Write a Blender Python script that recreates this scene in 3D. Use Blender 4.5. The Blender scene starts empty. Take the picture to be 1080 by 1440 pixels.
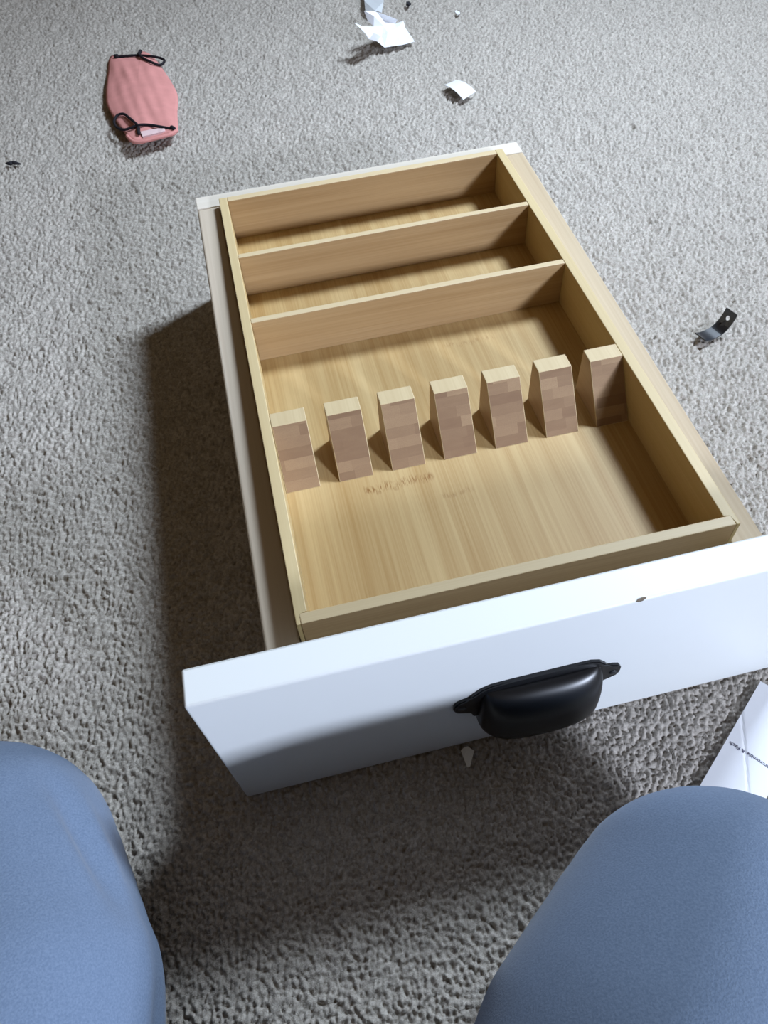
import bpy, bmesh, math, random
import numpy as np
from mathutils import Vector, Matrix, noise as mnoise

random.seed(4)
rng = np.random.default_rng(11)
scene = bpy.context.scene
COL = scene.collection

# ------------------------------------------------------------------ camera
cam = bpy.data.cameras.new('camera')
cam.sensor_fit = 'VERTICAL'
cam.sensor_height = 36.0
cam.lens = 1085.09 / 1440 * 36.0
cam.clip_start = 0.01
cam_o = bpy.data.objects.new('camera', cam)
cam_o.location = (0.0909, -0.2043, 0.5784)
cam_o.rotation_euler = (0.6145, 0.0493, -0.2278)
COL.objects.link(cam_o)
scene.camera = cam_o

# ------------------------------------------------------------------ world and lights
world = bpy.data.worlds.new('world')
scene.world = world
world.use_nodes = True
bg = world.node_tree.nodes['Background']
bg.inputs['Color'].default_value = (1.0, 0.72, 0.40, 1)
bg.inputs['Strength'].default_value = 0.115


def window_light(name, target, direction, dist, sx, sy, power, color, spread=180):
    l = bpy.data.lights.new(name, 'AREA')
    l.shape = 'RECTANGLE'
    l.size, l.size_y = sx, sy
    l.energy = power
    l.color = color
    l.spread = math.radians(spread)
    o = bpy.data.objects.new(name, l)
    d = Vector(direction).normalized()
    o.location = Vector(target) + d * dist
    o.rotation_euler = d.to_track_quat('Z', 'Y').to_euler()
    COL.objects.link(o)
    return o


# daylight of the window high on the right and of the one behind the sitter's right shoulder
window_light('window_daylight_side', (0.35, 0.62, 0.0), (1.57, 0.72, 2.20), 2.80, 0.55, 0.55, 17.5, (0.71, 0.84, 1.0), 60)
window_light('window_daylight_behind', (0.1, -0.02, 0.08), (0.575, -0.80, 0.485), 2.0, 0.26, 0.18, 50, (0.72, 0.81, 1.0))

vs = scene.view_settings
vs.view_transform = 'Standard'
vs.look = 'None'
vs.gamma = 1.0
vs.exposure = 0.0
vs.use_curve_mapping = False


# ------------------------------------------------------------------ material helpers
class NT:
    def __init__(self, name, rough=0.6, spec=0.5):
        self.m = bpy.data.materials.new(name)
        self.m.use_nodes = True
        self.t = self.m.node_tree
        self.b = self.t.nodes['Principled BSDF']
        self.b.inputs['Roughness'].default_value = rough
        self.b.inputs['Specular IOR Level'].default_value = spec

    def n(self, typ, ins=None, **props):
        nd = self.t.nodes.new(typ)
        for k, v in props.items():
            setattr(nd, k, v)
        for k, v in (ins or {}).items():
            self.put(nd.inputs[k], v)
        return nd

    def put(self, sock, v):
        if isinstance(v, bpy.types.NodeSocket):
            self.t.links.new(v, sock)
        else:
            if sock.type == 'RGBA' and len(v) == 3:
                v = (*v, 1)
            sock.default_value = v

    def math(self, op, a, b=0.0, c=0.0, clamp=False):
        nd = self.n('ShaderNodeMath', {0: a, 1: b, 2: c}, operation=op, use_clamp=clamp)
        return nd.outputs[0]

    def mix(self, f, a, b, blend='MIX'):
        nd = self.t.nodes.new('ShaderNodeMix')
        nd.data_type = 'RGBA'
        nd.blend_type = blend
        self.put(nd.inputs[0], f)
        self.put(nd.inputs[6], a)
        self.put(nd.inputs[7], b)
        return nd.outputs[2]

    def obj(self):
        return self.n('ShaderNodeTexCoord').outputs['Object']

    def scaled(self, vec, s, loc=(0, 0, 0)):
        return self.n('ShaderNodeMapping', {'Vector': vec, 'Scale': s, 'Location': loc}).outputs[0]

    def noise(self, vec, scale=1.0, detail=3.0, rough=0.5):
        return self.n('ShaderNodeTexNoise', {'Vector': vec, 'Scale': scale, 'Detail': detail, 'Roughness': rough}).outputs['Fac']

    def ramp(self, f, lo, hi):
        return self.n('ShaderNodeMapRange', {0: f, 1: lo, 2: hi, 3: 0.0, 4: 1.0}).outputs[0]

    def color(self, c):
        self.put(self.b.inputs['Base Color'], c)

    def bump(self, h, strength=0.3, dist=0.001):
        nd = self.n('ShaderNodeBump', {'Strength': strength, 'Distance': dist, 'Height': h})
        self.put(self.b.inputs['Normal'], nd.outputs[0])


def wood(name, light, dark, axis, strip=0.0, fine=700.0, amount=0.6, rough=0.5, nodes=None, spec=0.35, streak=1.0):
    """Grain runs along axis (0 x, 1 y, 2 z) of the object."""
    k = NT(name, rough, spec)
    v = k.obj()
    s = [fine, fine, fine]
    s[axis] = fine * 0.012
    g1 = k.noise(k.scaled(v, tuple(s)), 1.0, 2.0)
    s2 = [fine * 0.16] * 3
    s2[axis] = fine * 0.005
    g2 = k.noise(k.scaled(v, tuple(s2), (3, 1, 7)), 1.0, 3.0)
    s3 = [14.0] * 3
    s3[axis] = 4.0
    g3 = k.noise(k.scaled(v, tuple(s3), (1, 5, 2)), 1.0, 2.0)
    f = k.math('ADD', k.math('MULTIPLY', k.ramp(g1, 0.3, 0.7), 0.35 * streak), k.math('MULTIPLY', k.ramp(g2, 0.3, 0.72), 0.45 * streak))
    f = k.math('ADD', f, k.math('MULTIPLY', k.ramp(g3, 0.3, 0.7), 0.3))
    if strip:
        across = 1 if axis == 0 else 0
        sep = k.n('ShaderNodeSeparateXYZ', {0: v})
        idx = k.math('FLOOR', k.math('DIVIDE', sep.outputs[across], strip))
        wn = k.n('ShaderNodeTexWhiteNoise', {'W': idx}, noise_dimensions='1D').outputs['Value']
        f = k.math('ADD', f, k.math('MULTIPLY', k.math('SUBTRACT', wn, 0.5), 0.30))
    c = k.mix(k.math('MULTIPLY', f, amount, clamp=True), light, dark)
    if nodes:   # ragged marks where the culm's nodes were
        sep = k.n('ShaderNodeSeparateXYZ', {0: v})
        fl = k.noise(k.scaled(v, (900, 120, 10)), 1.0, 2.0)
        wob = k.noise(k.scaled(v, (90, 5, 5)), 1.0, 2.0)
        for (x0, x1, y0, w, amt) in nodes:
            dy = k.math('ABSOLUTE', k.math('ADD', k.math('SUBTRACT', sep.outputs[1], y0), k.math('MULTIPLY', k.math('SUBTRACT', wob, 0.5), 0.012)))
            m = k.ramp(dy, w, w * 0.2)
            m = k.math('MULTIPLY', m, k.ramp(k.math('ABSOLUTE', k.math('SUBTRACT', sep.outputs[0], (x0 + x1) / 2)), (x1 - x0) / 2, (x1 - x0) / 2 - 0.004))
            m = k.math('MULTIPLY', m, k.ramp(fl, 0.45, 0.6))
            c = k.mix(k.math('MULTIPLY', m, amt), c, (0.26, 0.12, 0.03))
    k.color(c)
    k.bump(g1, 0.12, 0.0004)
    return k.m


def plain(name, col, rough=0.5, spec=0.5, var=0.06, scale=30.0, bump=0.0, bscale=800.0):
    k = NT(name, rough, spec)
    v = k.obj()
    nz = k.noise(v, scale, 4.0)
    k.color(k.mix(nz, tuple(c * (1 - var) for c in col), tuple(min(1, c * (1 + var)) for c in col)))
    if bump:
        k.bump(k.noise(v, bscale, 3.0), bump, 0.0006)
    return k.m


# bamboo
BAM_L, BAM_D = (0.590, 0.435, 0.215), (0.405, 0.250, 0.092)
M_base = wood('bamboo_base', BAM_L, BAM_D, 1, strip=0.021, amount=0.95, streak=1.15,
              nodes=[(0.066, 0.125, 0.1275, 0.0055, 0.95), (0.122, 0.152, 0.1065, 0.0035, 0.4), (0.17, 0.22, 0.27, 0.004, 0.35)])
M_board_x = wood('bamboo_board_cross', (0.480, 0.330, 0.172), (0.285, 0.165, 0.066), 0, amount=0.75)
M_board_y = wood('bamboo_board_long', (0.580, 0.445, 0.225), (0.400, 0.262, 0.100), 1, amount=0.55)
M_lit_edge_x = wood('bamboo_lit_edge_cross', (0.62, 0.50, 0.31), (0.48, 0.36, 0.20), 0, amount=0.5)  # board tops paler than their faces: light from above mixed into the colour
M_lit_edge_y = wood('bamboo_lit_edge_long', (0.60, 0.485, 0.275), (0.46, 0.335, 0.16), 1, amount=0.55)
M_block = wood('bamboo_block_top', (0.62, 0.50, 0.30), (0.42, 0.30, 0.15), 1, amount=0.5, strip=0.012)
M_shaded_flank = wood('bamboo_block_shaded_flank', (0.44, 0.31, 0.185), (0.30, 0.19, 0.10), 1, amount=0.6)  # browner than the block tops: shade on the flanks put into the colour
M_birch = wood('birch_side', (0.555, 0.480, 0.385), (0.40, 0.315, 0.225), 1, fine=380, amount=0.7, rough=0.6)
M_oak = wood('tan_side', (0.56, 0.465, 0.32), (0.36, 0.25, 0.145), 1, fine=420, amount=0.75, rough=0.6)
M_birch_x = wood('birch_back', (0.680, 0.625, 0.544), (0.527, 0.455, 0.365), 0, fine=380, amount=0.5, rough=0.6)


def end_grain():
    k = NT('bamboo_end_grain', 0.65, 0.2)
    v = k.obj()
    sep = k.n('ShaderNodeSeparateXYZ', {0: v})
    rnd = k.n('ShaderNodeObjectInfo').outputs['Random']
    lay = k.math('FLOOR', k.math('ADD', k.math('DIVIDE', sep.outputs[2], 0.0068), k.math('MULTIPLY', rnd, 7.0)))
    h = k.n('ShaderNodeTexWhiteNoise', {'W': k.math('ADD', lay, k.math('MULTIPLY', rnd, 91.0))}, noise_dimensions='1D').outputs['Value']
    xi = k.math('FLOOR', k.math('ADD', k.math('DIVIDE', sep.outputs[0], 0.031), k.math('MULTIPLY', h, 1.0)))
    comb = k.n('ShaderNodeCombineXYZ', {0: lay, 1: xi, 2: k.math('MULTIPLY', rnd, 37.0)}).outputs[0]
    t = k.n('ShaderNodeTexWhiteNoise', {'Vector': comb}, noise_dimensions='3D').outputs['Value']
    fine = k.noise(v, 1500.0, 2.0)
    soft = k.noise(k.scaled(v, (60, 60, 300)), 1.0, 2.0)
    f = k.math('ADD', k.math('MULTIPLY', t, 0.75), k.math('MULTIPLY', soft, 0.35))
    c = k.mix(f, (0.210, 0.122, 0.068), (0.39, 0.262, 0.150))
    c = k.mix(k.math('MULTIPLY', k.ramp(fine, 0.4, 0.75), 0.3), c, (0.22, 0.13, 0.09))
    k.color(c)
    k.bump(fine, 0.1, 0.0004)
    return k.m


M_end = end_grain()
M_white = plain('white_paint', (0.76, 0.785, 0.785), 0.42, 0.4, 0.02, 8.0, 0.03, 260.0)
M_chip = plain('bare_board_chip', (0.16, 0.13, 0.10), 0.8, 0.2)
M_black = plain('black_enamel', (0.006, 0.0065, 0.008), 0.33, 0.45, 0.1)
M_screw = plain('blackened_screw', (0.02, 0.02, 0.022), 0.35, 0.6)


def carpet_mat():
    k = NT('carpet_yarn', 0.95, 0.05)
    v = k.obj()
    a = k.noise(v, 520.0, 3.0, 0.65)
    b = k.noise(v, 9.0, 3.0)
    vo = k.n('ShaderNodeTexVoronoi', {'Vector': v, 'Scale': 330.0})
    tuft = k.n('ShaderNodeSeparateColor', {0: vo.outputs['Color']}).outputs[0]
    f = k.math('ADD', k.math('MULTIPLY', k.ramp(a, 0.3, 0.7), 0.65), k.math('MULTIPLY', tuft, 0.35))
    c = k.mix(f, (0.235, 0.209, 0.180), (0.57, 0.527, 0.472))
    c = k.mix(k.math('MULTIPLY', k.ramp(b, 0.3, 0.7), 0.18), c, (0.34, 0.315, 0.285))
    k.color(c)
    k.b.inputs['Sheen Weight'].default_value = 0.12
    k.bump(k.noise(v, 1300.0, 2.0), 0.6, 0.0012)
    return k.m


M_carpet = carpet_mat()
M_pink = plain('pink_cotton', (0.56, 0.245, 0.225), 0.9, 0.1, 0.14, 60.0, 0.4, 1400.0)
M_lining = plain('pale_lining', (0.62, 0.46, 0.46), 0.8, 0.2)
M_cord = plain('black_elastic', (0.012, 0.010, 0.014), 0.8, 0.2, 0.2, 900.0)
M_paper = plain('white_paper', (0.68, 0.69, 0.72), 0.8, 0.2, 0.03, 120.0)
M_cream = plain('cream_paper', (0.72, 0.69, 0.60), 0.8, 0.2, 0.05, 120.0)
M_film = plain('milky_film', (0.62, 0.65, 0.68), 0.4, 0.4, 0.05, 60.0)
M_film.node_tree.nodes['Principled BSDF'].inputs['Alpha'].default_value = 0.75
M_plastic = plain('black_plastic', (0.016, 0.018, 0.022), 0.28, 0.6, 0.1)
M_ink = plain('dark_ink', (0.05, 0.05, 0.10), 0.7, 0.2)
M_lint = plain('dark_lint', (0.03, 0.03, 0.035), 0.9, 0.1)


def trouser_mat():
    k = NT('blue_grey_knit', 0.85, 0.15)
    v = k.obj()
    a = k.noise(v, 900.0, 2.0)
    b = k.noise(v, 12.0, 3.0)
    c = k.mix(k.ramp(a, 0.3, 0.7), (0.118, 0.165, 0.250), (0.165, 0.220, 0.318))
    c = k.mix(k.math('MULTIPLY', b, 0.3), c, (0.118, 0.165, 0.25))
    k.color(c)
    k.b.inputs['Sheen Weight'].default_value = 0.15
    k.bump(a, 0.25, 0.0008)
    return k.m


M_trousers = trouser_mat()


# ------------------------------------------------------------------ object helpers
def link_mesh(name, me, mats, parent=None, loc=None):
    o = bpy.data.objects.new(name, me)
    for m in (mats if isinstance(mats, (list, tuple)) else [mats]):
        if m.name not in [x.name for x in me.materials if x]:
            me.materials.append(m)
    COL.objects.link(o)
    if parent:
        o.parent = parent
    if loc:
        o.location = loc
    return o


def from_bm(name, bm, mats, parent=None, loc=None, smooth=False):
    bmesh.ops.recalc_face_normals(bm, faces=bm.faces)
    me = bpy.data.meshes.new(name)
    bm.to_mesh(me)
    bm.free()
    if smooth:
        for p in me.polygons:
            p.use_smooth = True
    return link_mesh(name, me, mats, parent, loc)


def edged(o, edge, z):
    """Give the upward faces at height z a paler bamboo with top light in its colour."""
    o.data.materials.append(edge)
    k = len(o.data.materials) - 1
    for p in o.data.polygons:
        if p.normal.z > 0.5 and p.center.z > z - 0.001:
            p.material_index = k
    return o


def prism(pts, z0, z1, bevel=0.0, seg=2):
    """Vertical prism from a plan outline."""
    bm = bmesh.new()
    lo = [bm.verts.new((x, y, z0)) for x, y in pts]
    hi = [bm.verts.new((x, y, z1)) for x, y in pts]
    n = len(pts)
    bm.faces.new(lo[::-1])
    bm.faces.new(hi)
    for i in range(n):
        bm.faces.new((lo[i], lo[(i + 1) % n], hi[(i + 1) % n], hi[i]))
    if bevel:
        bmesh.ops.bevel(bm, geom=bm.edges[:], offset=bevel, segments=seg, affect='EDGES', profile=0.5)
    return bm


def box(x0, x1, y0, y1, z0, z1, bevel=0.0, seg=2):
    return prism([(x0, y0), (x1, y0), (x1, y1), (x0, y1)], z0, z1, bevel, seg)


def thing(name, label, cat, loc=(0, 0, 0), rot=(0, 0, 0), group=None):
    o = bpy.data.objects.new(name, None)
    o.empty_display_size = 0.03
    o.location = loc
    o.rotation_euler = rot
    COL.objects.link(o)
    tag(o, label, cat, group)
    return o


def tag(o, label, cat, group=None, kind=None):
    o['label'] = label
    o['category'] = cat
    if group:
        o['group'] = group
    if kind:
        o['kind'] = kind
    return o


def tube_bm(pts, r, seg=8, closed=False, bm=None):
    """Round cord along points; r a number or a list."""
    bm = bm or bmesh.new()
    P = [Vector(p) for p in pts]
    n = len(P)
    rings = []
    up = Vector((0, 0, 1))
    for i, p in enumerate(P):
        a = P[(i - 1) % n] if (closed or i > 0) else P[i]
        b = P[(i + 1) % n] if (closed or i < n - 1) else P[i]
        t = (b - a).normalized()
        s = t.cross(up)
        s = s.normalized() if s.length > 1e-4 else Vector((1, 0, 0))
        u = s.cross(t).normalized()
        rr = r[i] if isinstance(r, (list, tuple)) else r
        rings.append([bm.verts.new(p + (s * math.cos(k * 2 * math.pi / seg) + u * math.sin(k * 2 * math.pi / seg)) * rr) for k in range(seg)])
    for i in range(n if closed else n - 1):
        A, B = rings[i], rings[(i + 1) % n]
        for k in range(seg):
            bm.faces.new((A[k], A[(k + 1) % seg], B[(k + 1) % seg], B[k]))
    if not closed:
        bm.faces.new(rings[0][::-1])
        bm.faces.new(rings[-1])
    return bm


def catmull(pts, n=6, closed=False):
    P = [Vector(p) for p in pts]
    out = []
    m = len(P)
    rngi = range(m if closed else m - 1)
    for i in rngi:
        p0 = P[(i - 1) % m] if (closed or i > 0) else P[i]
        p1, p2 = P[i], P[(i + 1) % m]
        p3 = P[(i + 2) % m] if (closed or i + 2 < m) else p2
        for k in range(n):
            t = k / n
            out.append(0.5 * ((2 * p1) + (-p0 + p2) * t + (2 * p0 - 5 * p1 + 4 * p2 - p3) * t * t + (-p0 + 3 * p1 - 3 * p2 + p3) * t ** 3))
    if not closed:
        out.append(P[-1])
    return out


# ------------------------------------------------------------------ floor and carpet
fl = from_bm('floor', box(-2.2, 2.6, -2.2, 2.6, -0.06, -0.008), M_carpet)
fl['kind'] = 'structure'


wb = from_bm('wall_back', box(-2.2, 2.6, 2.6, 2.7, -0.06, 2.4), plain('wall_paint', (0.55, 0.52, 0.46), 0.9, 0.2))
wb['kind'] = 'structure'
bb = from_bm('baseboard_back', box(-2.2, 2.6, 2.585, 2.6, -0.008, 0.09, 0.003), M_white)
bb['kind'] = 'structure'


def value_noise(X, Y, cell, seed):
    r = np.random.default_rng(seed)
    n = 2048
    lat = r.random((n,)).astype(np.float64)
    perm = r.permutation(n)
    u, v = X / cell, Y / cell
    i, j = np.floor(u).astype(np.int64), np.floor(v).astype(np.int64)
    fu, fv = u - i, v - j
    fu, fv = fu * fu * (3 - 2 * fu), fv * fv * (3 - 2 * fv)

    def L(a, b):
        return lat[perm[(perm[a % n] + b) % n]]
    return (L(i, j) * (1 - fu) + L(i + 1, j) * fu) * (1 - fv) + (L(i, j + 1) * (1 - fu) + L(i + 1, j + 1) * fu) * fv - 0.5


def build_carpet():
    # dense where the camera looks, coarser and coarser towards the room's edges
    g = np.linspace(0, 1, 61)[1:] ** 2.4
    v = np.linspace(0, 1, 1130)
    ys = -0.34 + 2.05 * (0.42 * v + 0.58 * v ** 1.9)
    ys = np.concatenate([(-0.34 - 1.84 * g)[::-1], ys, 1.71 + 0.87 * g])
    t = np.clip((ys + 0.34) / 2.05, 0, 1)
    xl = -0.30 - 0.27 * t
    xr = 0.54 + 0.80 * np.minimum(1, t * 1.25)
    u = np.linspace(0, 1, 1000)
    X = np.concatenate([(xl[:, None] - (xl[:, None] + 2.18) * g[None, :])[:, ::-1],
                        xl[:, None] + (xr - xl)[:, None] * u[None, :],
                        xr[:, None] + (2.58 - xr[:, None]) * g[None, :]], 1)
    NR, NC = X.shape
    Y = np.repeat(ys[:, None], NC, 1)
    wx = X + 0.0020 * value_noise(X, Y, 0.005, 1) + 0.004 * value_noise(X, Y, 0.02, 2)
    wy = Y + 0.0020 * value_noise(X, Y, 0.005, 3) + 0.004 * value_noise(X, Y, 0.02, 4)
    cell = 0.0026
    gx, gy = wx / cell + 500, wy / cell + 500
    i0, j0 = np.floor(gx).astype(np.int64), np.floor(gy).astype(np.int64)
    S = 2300
    r = np.random.default_rng(5)
    jx, jy, jh = r.random((S, S)), r.random((S, S)), r.random((S, S))
    best = np.full(X.shape, -1e9)
    for di in (-1, 0, 1):
        for dj in (-1, 0, 1):
            a, b = i0 + di, j0 + dj
            aa, bb = a % S, b % S
            dx = gx - (a + 0.5 + 0.8 * (jx[aa, bb] - 0.5))
            dy = gy - (b + 0.5 + 0.8 * (jy[aa, bb] - 0.5))
            h = 0.0034 * jh[aa, bb] - 0.0060 * (dx * dx + dy * dy)
            np.maximum(best, h, out=best)
    Z = best - 0.0024
    Z += 0.0013 * value_noise(X, Y, 0.0016, 8)
    Z += 0.0022 * value_noise(X, Y, 0.014, 6) + 0.0030 * value_noise(X, Y, 0.055, 7)
    # the coarse outskirts keep only the gentle swell of the pile
    out = np.maximum(np.maximum(xl[:, None] - X, X - xr[:, None]), np.maximum(-0.34 - Y, Y - 1.71))
    fade = np.exp(-np.maximum(out, 0) / 0.12)
    Z = Z * fade + (1 - fade) * (Z.mean() + 0.002 * value_noise(X, Y, 0.2, 9))
    Z = np.clip(Z, -0.0078, 0.0012)
    # flattened where the drawer stands
    under = (X > -0.004) & (X < 0.437) & (Y > -0.026) & (Y < 0.556)
    Z = np.where(under, np.minimum(Z, -0.0008), Z)
    co = np.stack([X, Y, Z], -1).reshape(-1, 3).astype(np.float32)
    idx = np.arange(NR * NC).reshape(NR, NC)
    q = np.stack([idx[:-1, :-1], idx[:-1, 1:], idx[1:, 1:], idx[1:, :-1]], -1).reshape(-1, 4)
    me = bpy.data.meshes.new('carpet_pile')
    me.vertices.add(len(co))
    me.vertices.foreach_set('co', co.ravel())
    nf = len(q)
    me.loops.add(nf * 4)
    me.loops.foreach_set('vertex_index', q.ravel().astype(np.int32))
    me.polygons.add(nf)
    me.polygons.foreach_set('loop_start', np.arange(0, nf * 4, 4, dtype=np.int32))
    me.polygons.foreach_set('use_smooth', np.ones(nf, dtype=bool))
    me.update(calc_edges=True)
    o = link_mesh('carpet_pile', me, M_carpet)
    tag(o, 'beige grey tufted carpet pile covering the whole floor', 'carpet', kind='stuff')


build_carpet()

# ------------------------------------------------------------------ drawer
HP, TP = 0.1779, 0.0237          # front panel height, thickness
XL, XR, HS = 0.0423, 0.3902, 0.1222
DY, BT = 0.5537, 0.0211
ST = 0.0232                      # side thickness
PW = XL + XR                     # front panel width
dr = thing('drawer', 'pale wooden drawer with white front and black cup pull', 'drawer', (0, 0, 0))
front = from_bm('front_panel', box(0, PW, -TP, 0, 0.0, HP, 0.0018, 3), M_white, dr)
front['label'] = 'white painted front panel'
for p in front.data.polygons:
    p.use_smooth = p.area < 0.0008
# nick in the painted edge
bm = bmesh.new()
ring = [(-0.0052, -0.0006), (-0.003, 0.0007), (0.001, 0.0011), (0.0042, 0.0009), (0.0054, 0.0), (0.002, -0.0009), (-0.002, -0.0011)]
vt = [bm.verts.new((0.2655 + x * 0.62, -TP + 0.0007 + y * 0.8, HP + 0.0002 - 0.0006 * (y < 0))) for x, y in ring]
vb = [bm.verts.new((0.2655 + x * 0.62, -TP + 0.0010 + y * 0.8, HP - 0.003)) for x, y in ring]
bm.faces.new(vt)
bm.faces.new(vb[::-1])
for i in range(7):
    bm.faces.new((vt[i], vb[i], vb[(i + 1) % 7], vt[(i + 1) % 7]))
from_bm('paint_chip', bm, M_chip, front)

from_bm('side_board', box(XL, XL + ST, 0.0003, DY - BT - 0.0003, 0.004, HS, 0.0022, 3), M_birch, dr)
from_bm('side_board', box(XR - ST, XR, 0.0003, DY - BT - 0.0003, 0.004, HS, 0.0012, 3), M_oak, dr)
from_bm('back_board', box(XL, XR, DY - BT, DY, 0.004, HS + 0.0004, 0.0008, 2), M_birch_x, dr)
from_bm('bottom_board', box(XL + ST, XR - ST, 0.0003, DY - BT - 0.0003, 0.070, 0.0800), M_birch, dr)


# cup pull
def cup_pull():
    cx, y0, hx = 0.2135, -TP, 0.2152
    a, p, h, zb = 0.0434, 0.0225, 0.0430, 0.0565
    handle = None
    # flange plate: outline in x-z, arch over the cup with an ear each side
    half = [(0.0, 0.1068), (0.02, 0.1068), (0.034, 0.1062), (0.0405, 0.1030), (0.0450, 0.0975), (0.0478, 0.0925), (0.0520, 0.0915),
            (0.0560, 0.0895), (0.0584, 0.0850), (0.0588, 0.0795), (0.0570, 0.0745), (0.0530, 0.0722), (0.0490, 0.0722), (0.0455, 0.0700),
            (0.0445, 0.0610)]
    outl = [(-x, z) for x, z in half[::-1]][:-1] + half
    bm = bmesh.new()
    f0 = [bm.verts.new((cx + x, y0 - 0.0028, z)) for x, z in outl]
    f1 = [bm.verts.new((cx + x, y0 + 0.0002, z)) for x, z in outl]
    n = len(outl)
    ff = bm.faces.new(f0)
    bm.faces.new(f1[::-1])
    for i in range(n):
        bm.faces.new((f0[i], f1[i], f1[(i + 1) % n], f0[(i + 1) % n]))
    bmesh.ops.bevel(bm, geom=[e for e in ff.edges], offset=0.0010, segments=2, affect='EDGES')
    handle = from_bm('cup_pull', bm, M_black, dr)
    handle['label'] = 'black metal cup pull handle'
    # hood: quarter superellipsoid open below
    bm = bmesh.new()
    NU, NV = 48, 20
    rows = []
    for j in range(NV + 1):
        ph = (math.pi / 2) * j / NV           # 0 at the lip, pi/2 at the top line on the panel
        row = []
        for i in range(NU + 1):
            th = math.pi * i / NU             # from +x end to -x end
            c, s = math.cos(th), math.sin(th)
            ex = 0.70
            x = a * math.copysign(abs(c) ** ex, c) * (1 - 0.16 * (j / NV) ** 2.4)
            yy = p * (abs(s) ** ex) * math.cos(ph) ** 0.8 if j < NV else 0.0
            z = zb + h * math.sin(ph) - 0.002 * (1 - math.sin(ph)) * (1 - c * c)
            row.append(bm.verts.new((hx + x, y0 - 0.001 - yy, z)))
        rows.append(row)
    for j in range(NV):
        for i in range(NU):
            try:
                bm.faces.new((rows[j][i], rows[j][i + 1], rows[j + 1][i + 1], rows[j + 1][i]))
            except ValueError:
                pass
    bmesh.ops.remove_doubles(bm, verts=bm.verts, dist=1e-5)
    hood = from_bm('hood', bm, M_black, handle, smooth=True)
    sm = hood.modifiers.new('thick', 'SOLIDIFY')
    sm.thickness = 0.0018
    sm.offset = -1
    for s in (-1, 1):
        bm = bmesh.new()
        bmesh.ops.create_uvsphere(bm, u_segments=14, v_segments=8, radius=0.0030)
        bmesh.ops.scale(bm, vec=(1, 0.4, 1), verts=bm.verts)
        bmesh.ops.translate(bm, vec=(cx + s * 0.0530, y0 - 0.0028, 0.0815), verts=bm.verts)
        from_bm('screw', bm, M_screw, handle, smooth=True)


cup_pull()

# ------------------------------------------------------------------ bamboo organizer lying in the drawer, its front edge propped a little higher
OW, OL, OT, HIN, BASE = 0.30, 0.503, 0.0082, 0.0430, 0.0062
tilt = math.atan2(0.1311 - 0.1447, OL)
Z0 = -(HIN + BASE)               # local: rim at 0, underside at Z0
ca, sa = math.cos(tilt), math.sin(tilt)
og = thing('knife_organizer', 'bamboo knife organizer with seven wedge blocks, lying inside the drawer', 'organizer',
           (0.0663, 0.0285 - sa * Z0, 0.1447 + ca * Z0), (tilt, 0, 0))
H = -Z0                          # in the empty's own frame the underside is z = 0
lip = OT * 0.34
bv = 0.0006
# long walls, rabbeted at the front so the front board tucks in
edged(from_bm('side_wall', prism([(0, 0), (lip, 0), (lip, OT), (OT, OT), (OT, OL), (0, OL)], 0, H, bv), M_board_y, og), M_lit_edge_y, H)
edged(from_bm('side_wall', prism([(OW, 0), (OW, OL), (OW - OT, OL), (OW - OT, OT), (OW - lip, OT), (OW - lip, 0)], 0, H, bv), M_board_y, og), M_lit_edge_y, H)
edged(from_bm('front_wall', box(lip + 0.0002, OW - lip - 0.0002, 0, OT - 0.0002, 0, H, bv), M_board_x, og), M_lit_edge_x, H)
edged(from_bm('back_wall', box(OT, OW - OT, OL - OT, OL, 0, H, bv), M_board_x, og), M_lit_edge_x, H)
from_bm('base', box(OT, OW - OT, OT, OL - OT, 0.0002, BASE), M_base, og)
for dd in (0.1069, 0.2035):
    edged(from_bm('divider', box(OT, OW - OT, OL - dd, OL - dd + 0.0063, BASE, H - 0.0002, bv), M_board_x, og), M_lit_edge_x, H)


def wedge():
    w, dep, top, hh = 0.0273, 0.0462, 0.0140, H - BASE
    prof = [(0, 0), (dep, 0), (dep, hh), (dep - top, hh)]
    bm = bmesh.new()
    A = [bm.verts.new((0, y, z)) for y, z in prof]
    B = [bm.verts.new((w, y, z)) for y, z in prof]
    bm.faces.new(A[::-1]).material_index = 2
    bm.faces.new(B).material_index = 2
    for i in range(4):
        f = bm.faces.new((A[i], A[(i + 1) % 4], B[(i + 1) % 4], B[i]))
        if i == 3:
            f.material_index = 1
    bmesh.ops.bevel(bm, geom=bm.edges[:], offset=0.0005, segments=2, affect='EDGES', profile=0.5)
    return bm


blk = from_bm('knife_block', wedge(), [M_block, M_end, M_shaded_flank], og)
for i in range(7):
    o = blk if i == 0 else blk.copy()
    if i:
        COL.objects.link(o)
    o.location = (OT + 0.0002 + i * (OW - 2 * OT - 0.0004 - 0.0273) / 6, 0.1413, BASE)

# ------------------------------------------------------------------ person: folded legs in blue-grey trousers
person = thing('person', 'person kneeling in blue-grey trousers before the white drawer front', 'person', (-0.05, -0.50, 0.0))


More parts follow.
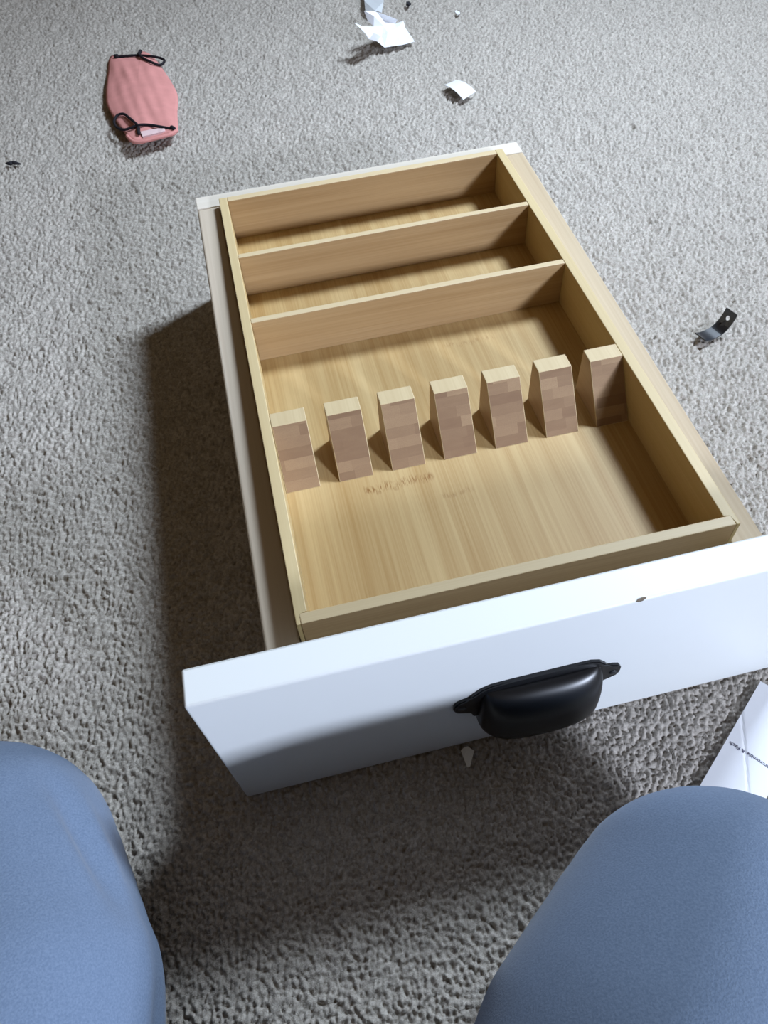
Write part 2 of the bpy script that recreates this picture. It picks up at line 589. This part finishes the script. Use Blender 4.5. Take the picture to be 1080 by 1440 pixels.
def legs():
    u = np.linspace(0, 2 * np.pi, 22, endpoint=False)
    w = np.linspace(0, np.pi, 15)[1:-1]
    ball = np.array([(0, 0, 1)] + [(math.sin(q) * math.cos(p), math.sin(q) * math.sin(p), math.cos(q)) for q in w for p in u] + [(0, 0, -1)])
    nb, nu, nw = len(ball), len(u), len(w)
    bf = [(0, 1 + k, 1 + (k + 1) % nu) for k in range(nu)]
    for j in range(nw - 1):
        for k in range(nu):
            r0, r1 = 1 + j * nu, 1 + (j + 1) * nu
            bf.append((r0 + k, r1 + k, r1 + (k + 1) % nu, r0 + (k + 1) % nu))
    r0 = 1 + (nw - 1) * nu
    bf += [(nb - 1, r0 + (k + 1) % nu, r0 + k) for k in range(nu)]
    VV, FF = [], []

    def cap(a, b, ra, rb):
        a, b = np.array(a), np.array(b)
        n = max(2, int(np.linalg.norm(b - a) / 0.02))
        for i in range(n + 1):
            t = i / n
            off = len(VV) * nb
            VV.append(ball * (ra + (rb - ra) * t) + a + (b - a) * t)
            FF.extend(tuple(off + q for q in f) for f in bf)
    # left leg
    cap((-0.150, -0.058, 0.086), (-0.126, -0.14, 0.103), 0.080, 0.086)
    cap((-0.126, -0.14, 0.103), (-0.148, -0.47, 0.150), 0.086, 0.100)
    cap((-0.130, -0.075, 0.056), (-0.105, -0.47, 0.050), 0.052, 0.044)
    cap((-0.105, -0.47, 0.042), (-0.085, -0.62, 0.034), 0.036, 0.030)
    # right leg, knee turned out
    cap((0.254, -0.196, 0.098), (0.198, -0.258, 0.116), 0.086, 0.104)
    cap((0.198, -0.258, 0.116), (0.03, -0.47, 0.155), 0.104, 0.106)
    cap((0.262, -0.190, 0.058), (0.02, -0.50, 0.050), 0.056, 0.044)
    cap((0.02, -0.50, 0.042), (-0.02, -0.63, 0.034), 0.036, 0.030)
    # seat
    cap((-0.13, -0.52, 0.165), (0.02, -0.52, 0.165), 0.115, 0.115)
    cap((-0.045, -0.54, 0.20), (-0.045, -0.56, 0.33), 0.135, 0.125)
    me = bpy.data.meshes.new('tmp')
    me.from_pydata(np.concatenate(VV).tolist(), [], FF)
    o = bpy.data.objects.new('tmp', me)
    COL.objects.link(o)
    rm = o.modifiers.new('r', 'REMESH')
    rm.mode = 'VOXEL'
    rm.voxel_size = 0.0055
    sm = o.modifiers.new('s', 'SMOOTH')
    sm.factor = 0.5
    sm.iterations = 14
    dg = bpy.context.evaluated_depsgraph_get()
    ev = o.evaluated_get(dg)
    out = bpy.data.meshes.new_from_object(ev)
    COL.objects.unlink(o)
    bpy.data.objects.remove(o)
    n = len(out.vertices)
    co = np.empty(n * 3, np.float32)
    no = np.empty(n * 3, np.float32)
    out.vertices.foreach_get('co', co)
    out.vertices.foreach_get('normal', no)
    co, no = co.reshape(-1, 3).astype(float), no.reshape(-1, 3).astype(float)
    d = np.zeros(n)

    def crease(a, b, depth, width, bulge=0.0):
        a, b = np.array(a), np.array(b)
        ab = b - a
        t = np.clip(((co - a) @ ab) / (ab @ ab), 0, 1)
        q = a + t[:, None] * ab
        r = np.linalg.norm(co - q, axis=1)
        fade = np.sin(np.pi * np.clip(t * 0.9 + 0.05, 0, 1))
        return fade * (-depth * np.exp(-(r / width) ** 2) + bulge * np.exp(-((r - 2.0 * width) / width) ** 2))
    # folds on the inner side of the left knee and behind the right one
    d += crease((-0.088, -0.022, 0.13), (-0.050, -0.100, 0.13), 0.006, 0.008, 0.003)
    d += crease((-0.052, -0.105, 0.10), (-0.045, -0.20, 0.12), 0.004, 0.006, 0.002)
    d += crease((0.155, -0.165, 0.07), (0.185, -0.215, 0.16), 0.003, 0.007, 0.001)
    d += crease((0.115, -0.22, 0.09), (0.150, -0.235, 0.17), 0.003, 0.006, 0.001)
    d += crease((0.105, -0.245, 0.09), (0.145, -0.265, 0.18), 0.003, 0.006, 0.001)
    for i in range(n):
        p = co[i]
        d[i] += 0.0022 * mnoise.noise(Vector((p[0] * 14, p[1] * 9, p[2] * 14)))
    co += no * d[:, None]
    co[:, 2] = np.maximum(co[:, 2], 0.0006)
    co -= np.array([-0.05, -0.50, 0.0])
    out.vertices.foreach_set('co', co.astype(np.float32).ravel())
    for p in out.polygons:
        p.use_smooth = True
    out.update()
    link_mesh('trousers', out, M_trousers, person)


legs()

# ------------------------------------------------------------------ pink face mask
mk = thing('face_mask', 'pink cloth face mask with black ear loops lying on the carpet', 'mask', (-0.028, 1.035, 0))
OUT = [(-0.0719, 1.1872), (-0.061, 1.1952), (-0.0272, 1.1857), (-0.0182, 1.1944), (-0.0025, 1.1677), (0.012, 1.1102), (0.025, 1.0454), (0.0275, 1.0115),
       (0.0235, 0.9653), (0.0195, 0.9046), (-0.0007, 0.8968), (-0.0326, 0.8918), (-0.0425, 0.8979), (-0.0518, 0.9225), (-0.0671, 0.976),
       (-0.0776, 1.0246), (-0.0787, 1.0637), (-0.075, 1.1402)]


def mask_z(x, y):
    t = (y - 0.89) / 0.30
    return 0.0045 + 0.010 * max(0, 1 - t * 2.4) ** 1.5 + 0.004 * math.sin(max(0, min(1, t)) * math.pi)


def mask():
    cx, cy = -0.028, 1.035
    ring = [p.to_2d() for p in catmull([(x, y, 0) for x, y in OUT], 5, True)]
    n = len(ring)
    bm = bmesh.new()
    K = 12
    rows = []
    for k in range(K + 1):
        s = 1 - k / (K + 1)
        row = []
        for q in ring:
            x, y = cx + (q[0] - cx) * s, cy + (q[1] - cy) * s
            z = mask_z(x, y) + 0.011 * (1 - s ** 2) + 0.0012 * math.sin((x * 0.9 + y * 0.12) * 420) * (1 - s) * s * 2 + 0.0014 * mnoise.noise(Vector((x * 60, y * 30, 1)))
            row.append(bm.verts.new((x - cx, y - cy, z)))
        rows.append(row)
    under = [bm.verts.new((cx + (q[0] - cx) * 0.985 - cx, cy + (q[1] - cy) * 0.985 - cy, max(0.0005, mask_z(*q) - 0.0022))) for q in ring]
    for k in range(K):
        for i in range(n):
            bm.faces.new((rows[k][i], rows[k][(i + 1) % n], rows[k + 1][(i + 1) % n], rows[k + 1][i]))
    bm.faces.new(rows[K])
    for i in range(n):
        bm.faces.new((under[i], under[(i + 1) % n], rows[0][(i + 1) % n], rows[0][i]))
    bm.faces.new(under[::-1])
    body = from_bm('cloth_body', bm, M_pink, mk, smooth=True)
    # turned hem along the open lower end
    hem = [(0.0205, 0.908), (0.010, 0.9000), (-0.0007, 0.8965), (-0.017, 0.8935), (-0.0326, 0.8915), (-0.0425, 0.8975), (-0.0500, 0.917)]
    pts = catmull([(x - cx, y - cy, mask_z(x, y) + 0.001) for x, y in hem], 5)
    from_bm('hem', tube_bm(pts, 0.0026), M_pink, mk, smooth=True)
    # lining showing inside the gap
    bm = bmesh.new()
    up = [(-0.030, 0.914), (-0.018, 0.915), (-0.006, 0.915), (0.004, 0.911)]
    lo = [(-0.028, 0.902), (-0.017, 0.9035), (-0.006, 0.9055), (0.003, 0.908)]
    U = [bm.verts.new((x - cx, y - cy, mask_z(x, y) + 0.0055)) for x, y in up]
    L = [bm.verts.new((x - cx, y - cy, mask_z(x, y) + 0.0035)) for x, y in lo]
    U2 = [bm.verts.new((v.co.x, v.co.y, v.co.z - 0.003)) for v in U]
    L2 = [bm.verts.new((v.co.x, v.co.y, v.co.z - 0.003)) for v in L]
    for i in range(3):
        bm.faces.new((L[i], L[i + 1], U[i + 1], U[i]))
        bm.faces.new((L2[i + 1], L2[i], U2[i], U2[i + 1]))
        bm.faces.new((L2[i], L2[i + 1], L[i + 1], L[i]))
        bm.faces.new((U2[i + 1], U2[i], U[i], U[i + 1]))
    bm.faces.new((L2[0], L[0], U[0], U2[0]))
    bm.faces.new((L[3], L2[3], U2[3], U[3]))
    from_bm('lining', bm, M_lining, mk)

    def top(x, y):
        # height of the cloth at a plan position
        best = min(ring, key=lambda q: (math.atan2(q[1] - cy, q[0] - cx) - math.atan2(y - cy, x - cx)) ** 2)
        s = min(1.0, math.hypot(x - cx, y - cy) / max(1e-6, math.hypot(best[0] - cx, best[1] - cy)))
        return mask_z(x, y) + 0.011 * (1 - s * s)

    def loop(cords, knots):
        pts = catmull([(x - cx, y - cy, top(x, y) + dz) for x, y, dz in cords], 5)
        lo_ = from_bm('ear_loop', tube_bm(pts, 0.0019, 8), M_cord, mk, smooth=True)
        for (a, b, r) in knots:
            A = Vector((a[0] - cx, a[1] - cy, top(*a) + 0.002))
            B = Vector((b[0] - cx, b[1] - cy, top(*b) + 0.003))
            pts = [A.lerp(B, t) for t in (0, 0.2, 0.5, 0.8, 1)]
            from_bm('knot', tube_bm(pts, [r * 0.5, r, r * 0.9, r, r * 0.5], 8), M_cord, lo_, smooth=True)
    loop([(-0.0604, 1.1786, 0.001), (-0.0426, 1.1733, 0.002), (-0.0257, 1.1690, 0.002), (-0.0031, 1.1554, 0.003), (0.0111, 1.1467, 0.003), (0.0152, 1.1350, 0.003),
          (0.0076, 1.1229, 0.003), (-0.0047, 1.1272, 0.003), (-0.0163, 1.1448, 0.003), (-0.0240, 1.1677, 0.004)],
         [((-0.0622, 1.180), (-0.0565, 1.174), 0.0036), ((-0.0245, 1.168), (-0.0200, 1.1890), 0.0028)])
    loop([(0.0153, 0.9115, 0.001), (-0.0012, 0.9187, 0.002), (-0.0195, 0.9284, 0.002), (-0.0327, 0.929, 0.003), (-0.0515, 0.9304, 0.003), (-0.0633, 0.9446, 0.003), (-0.0674, 0.9647, 0.003),
          (-0.0613, 0.976, 0.003), (-0.0518, 0.9729, 0.003), (-0.043, 0.9529, 0.003), (-0.0328, 0.9272, 0.005)],
         [((0.0180, 0.9085), (0.0120, 0.914), 0.0030), ((-0.0325, 0.927), (-0.0325, 0.9065), 0.0028)])


mask()


# ------------------------------------------------------------------ papers and litter
def sheet(name, verts, tris, mat, thick=0.0004, sub=0, parent=None):
    bm = bmesh.new()
    V = [bm.verts.new(v) for v in verts]
    for t in tris:
        bm.faces.new([V[i] for i in t])
    if sub:
        bmesh.ops.subdivide_edges(bm, edges=bm.edges[:], cuts=sub, use_grid_fill=True)
        for v in bm.verts:
            v.co.z += 0.0012 * mnoise.noise(v.co * 120)
    bmesh.ops.recalc_face_normals(bm, faces=bm.faces)
    bmesh.ops.solidify(bm, geom=bm.faces[:], thickness=thick)
    return from_bm(name, bm, mat, parent)


A = [(0.3139, 1.0789, 0.045), (0.3252, 1.0751, 0.040), (0.3473, 1.0925, 0.030), (0.3659, 1.1060, 0.022), (0.3885, 1.1274, 0.014), (0.4058, 1.1376, 0.012),
     (0.4040, 1.1172, 0.010), (0.4097, 1.0791, 0.004), (0.3872, 1.0698, 0.006), (0.3577, 1.0667, 0.008), (0.3481, 1.0718, 0.016), (0.3297, 1.0480, 0.032), (0.3266, 1.0533, 0.038),
     (0.3678, 1.0869, 0.020), (0.3848, 1.0925, 0.010), (0.3876, 1.1029, 0.018), (0.3575, 1.0851, 0.017), (0.3406, 1.0617, 0.034),
     # the half folded up behind
     (0.3348, 1.1016, 0.050), (0.3558, 1.1132, 0.042), (0.3787, 1.1177, 0.030), (0.3942, 1.1301, 0.018), (0.3487, 1.0950, 0.043), (0.3713, 1.1200, 0.024), (0.3386, 1.0965, 0.038)]
T = [(0, 1, 12), (1, 17, 12), (12, 17, 11), (1, 2, 17), (17, 16, 10), (17, 10, 11), (2, 16, 17), (2, 3, 16), (3, 13, 16), (16, 13, 9), (16, 9, 10), (13, 14, 9), (14, 8, 9),
     (14, 7, 8), (14, 6, 7), (15, 6, 14), (13, 15, 14), (3, 15, 13), (3, 4, 15), (4, 5, 15), (15, 5, 6),
     (3, 23, 4), (23, 20, 21), (23, 21, 4), (2, 22, 3), (22, 23, 3), (22, 19, 23), (19, 20, 23), (18, 19, 22), (24, 18, 22), (2, 24, 22)]
tis = sheet('torn_paper', A, T, M_paper, 0.0004, 1)
tag(tis, 'crumpled white torn paper with one end curled up, farthest from the drawer', 'paper')
C_ = [(0.3720, 1.300, 0.008), (0.3694, 1.2663, 0.010), (0.3619, 1.236, 0.010), (0.3560, 1.2010, 0.006), (0.3700, 1.1900, 0.012), (0.3826, 1.1963, 0.005), (0.3939, 1.2296, 0.008), (0.401, 1.2601, 0.006), (0.408, 1.296, 0.004)]
film = sheet('plastic_film', C_, [(0, 1, 7, 8), (1, 2, 6, 7), (2, 3, 4), (2, 4, 6), (4, 5, 6)], M_film, 0.0003, 1)
tag(film, 'milky strip of plastic film behind the crumpled torn paper', 'film')

# small bowed square of card
bm = bmesh.new()
q00, q10, q11, q01 = Vector((0.4153, 0.9252, 0)), Vector((0.4300, 0.8760, 0)), Vector((0.4546, 0.8935, 0)), Vector((0.4375, 0.9362, 0))
G = []
for i in range(9):
    row = []
    for j in range(9):
        s, t = i / 8, j / 8
        p = (q00.lerp(q10, s)).lerp(q01.lerp(q11, s), t)
        p.z = 0.0035 + 0.0065 * math.sin(math.pi * (0.15 + 0.7 * s)) - 0.001 * t
        row.append(bm.verts.new(p))
    G.append(row)
for i in range(8):
    for j in range(8):
        bm.faces.new((G[i][j], G[i + 1][j], G[i + 1][j + 1], G[i][j + 1]))
bmesh.ops.recalc_face_normals(bm, faces=bm.faces)
bmesh.ops.solidify(bm, geom=bm.faces[:], thickness=0.0006)
tag(from_bm('paper_square', bm, M_paper), 'small bowed white paper square on carpet behind the drawer', 'paper')


# black plastic strip with a hole
def strap():
    o0 = Vector((0.5262, 0.3275, 0))
    ex = Vector((0.945, 0.325, 0)).normalized()
    ey = Vector((-ex.y, ex.x, 0))
    LN, WD = 0.050, 0.0150

    def P(s, w):      # s along, w across, both in metres
        t = s / LN
        z = 0.0022 + 0.0045 * max(0, 1 - t / 0.35) ** 2 + 0.020 * max(0, (t - 0.45) / 0.55) ** 1.7
        x = s - 0.010 * max(0, (t - 0.45) / 0.55) ** 2
        return o0 + ex * x + ey * w + Vector((0, 0, z))
    bm = bmesh.new()
    NS, NW = 16, 4
    hs0 = LN - 0.0145
    grid = [[bm.verts.new(P(hs0 * i / NS, -WD / 2 + WD * j / NW)) for j in range(NW + 1)] for i in range(NS + 1)]
    for i in range(NS):
        for j in range(NW):
            bm.faces.new((grid[i][j], grid[i + 1][j], grid[i + 1][j + 1], grid[i][j + 1]))
    # end plate with a round hole
    c = (LN - 0.0072, 0.0)
    hole, rim = [], []
    N = 24
    for k in range(N):
        a = 2 * math.pi * k / N
        u, v = math.cos(a), math.sin(a)
        m = max(abs(u) / 0.0073, abs(v) / (WD / 2))
        hole.append(bm.verts.new(P(c[0] + 0.0024 * u, 0.0024 * v)))
        rim.append(bm.verts.new(P(min(LN, max(hs0, c[0] + u / m)), v / m)))
    for k in range(N):
        bm.faces.new((hole[k], rim[k], rim[(k + 1) % N], hole[(k + 1) % N]))
    bmesh.ops.remove_doubles(bm, verts=bm.verts, dist=2e-5)
    bmesh.ops.recalc_face_normals(bm, faces=bm.faces)
    bmesh.ops.solidify(bm, geom=bm.faces[:], thickness=0.0011)
    o = from_bm('plastic_strap', bm, M_plastic)
    tag(o, 'short curved black plastic strip with a hole, on carpet right of the drawer', 'strip')


strap()


# folded card with printed name, half under the right knee
def card():
    B = Vector((0.4001, -0.0330, 0.0))
    e1 = Vector((-0.793, -0.609, 0))       # along the long edge, towards the knee
    e2 = Vector((0.609, -0.793, 0))        # across
    Wd, Ln = 0.0400, 0.118
    cd = thing('printed_card', 'white printed card on carpet beside the right knee', 'card', tuple(B))

    def P(s, w, lift=0.0):
        z = 0.0030 + 0.0010 * math.sin(w / Wd * math.pi) - 0.0006 * math.exp(-((w - 0.55 * (s - 0.055) - 0.012) / 0.0012) ** 2)
        return e1 * s + e2 * w + Vector((0, 0, z + lift))
    bm = bmesh.new()
    NS, NW = 60, 30
    g = [[bm.verts.new(P(Ln * i / NS, Wd * j / NW)) for j in range(NW + 1)] for i in range(NS + 1)]
    for i in range(NS):
        for j in range(NW):
            bm.faces.new((g[i][j], g[i + 1][j], g[i + 1][j + 1], g[i][j + 1]))
    bmesh.ops.recalc_face_normals(bm, faces=bm.faces)
    bmesh.ops.solidify(bm, geom=bm.faces[:], thickness=0.0008)
    body = from_bm('card_sheet', bm, M_paper, cd, smooth=False)
    # lettering
    cu = bpy.data.curves.new('lettering', 'FONT')
    cu.body = 'Abercrombie & Fitch'
    cu.size = 0.0042
    cu.extrude = 0.00006
    cu.align_x = 'RIGHT'
    to = bpy.data.objects.new('tmp', cu)
    COL.objects.link(to)
    dg = bpy.context.evaluated_depsgraph_get()
    me = bpy.data.meshes.new_from_object(to.evaluated_get(dg))
    bpy.data.objects.remove(to)
    xs = [v.co.x for v in me.vertices]
    k = 0.0345 / (max(xs) - min(xs))
    for v in me.vertices:
        s, w = 0.0580, 0.0026
        x, y = v.co.x * k, v.co.y * k
        # text runs along -e2, its top points along +e1
        v.co = P(s + y, w - x, 0.0) + Vector((0, 0, 0.00025 + v.co.z))
    link_mesh('lettering', me, M_ink, cd)['label'] = 'thin dark printed lettering'


card()


def chip(name, pts, z, mat, label, cat, thick=0.0006):
    c = Vector((sum(p[0] for p in pts) / len(pts), sum(p[1] for p in pts) / len(pts), 0))
    bm = bmesh.new()
    top = [bm.verts.new((x - c.x, y - c.y, z + thick + 0.0012 * mnoise.noise(Vector((x * 300, y * 300, 0))))) for x, y in pts]
    bot = [bm.verts.new((v.co.x, v.co.y, v.co.z - thick)) for v in top]
    n = len(pts)
    bm.faces.new(top)
    bm.faces.new(bot[::-1])
    for i in range(n):
        bm.faces.new((top[i], bot[i], bot[(i + 1) % n], top[(i + 1) % n]))
    o = from_bm(name, bm, mat, None, (c.x, c.y, 0))
    tag(o, label, cat)


chip('paper_shred', [(0.1613, -0.0290), (0.1640, -0.0276), (0.1672, -0.0275), (0.1708, -0.0318), (0.1680, -0.0365), (0.1645, -0.0424), (0.1622, -0.0422), (0.1618, -0.0350)], 0.003, M_cream,
     'tiny cream paper shred on carpet under the cup pull', 'paper')
chip('paper_bit', [(0.4990, 1.1590), (0.5030, 1.1640), (0.5070, 1.1570), (0.5060, 1.1510), (0.5010, 1.1500)], 0.003, M_paper,
     'tiny white paper bit to the right of the crumpled torn paper', 'paper', 0.0009)
chip('dark_crumb', [(0.4290, 1.2130), (0.4310, 1.2200), (0.4360, 1.2190), (0.4370, 1.2110), (0.4320, 1.2070)], 0.003, M_lint,
     'tiny dark crumb behind the crumpled torn paper', 'crumb', 0.003)
bm = tube_bm(catmull([(-0.011, 0.004, 0.003), (-0.005, 0.0005, 0.004), (0.0, 0.001, 0.004), (0.005, -0.002, 0.004), (0.010, -0.004, 0.003)], 4),
             [0.0008, 0.0012, 0.0018, 0.0022, 0.0026, 0.0028, 0.0024, 0.0022, 0.0026, 0.0028, 0.0026, 0.0024, 0.0020, 0.0018, 0.0014, 0.0012, 0.0008], 7)
tag(from_bm('lint_thread', bm, M_lint, None, (-0.212, 0.9146, 0)), 'small dark thread of lint on carpet left of the pink mask', 'lint')
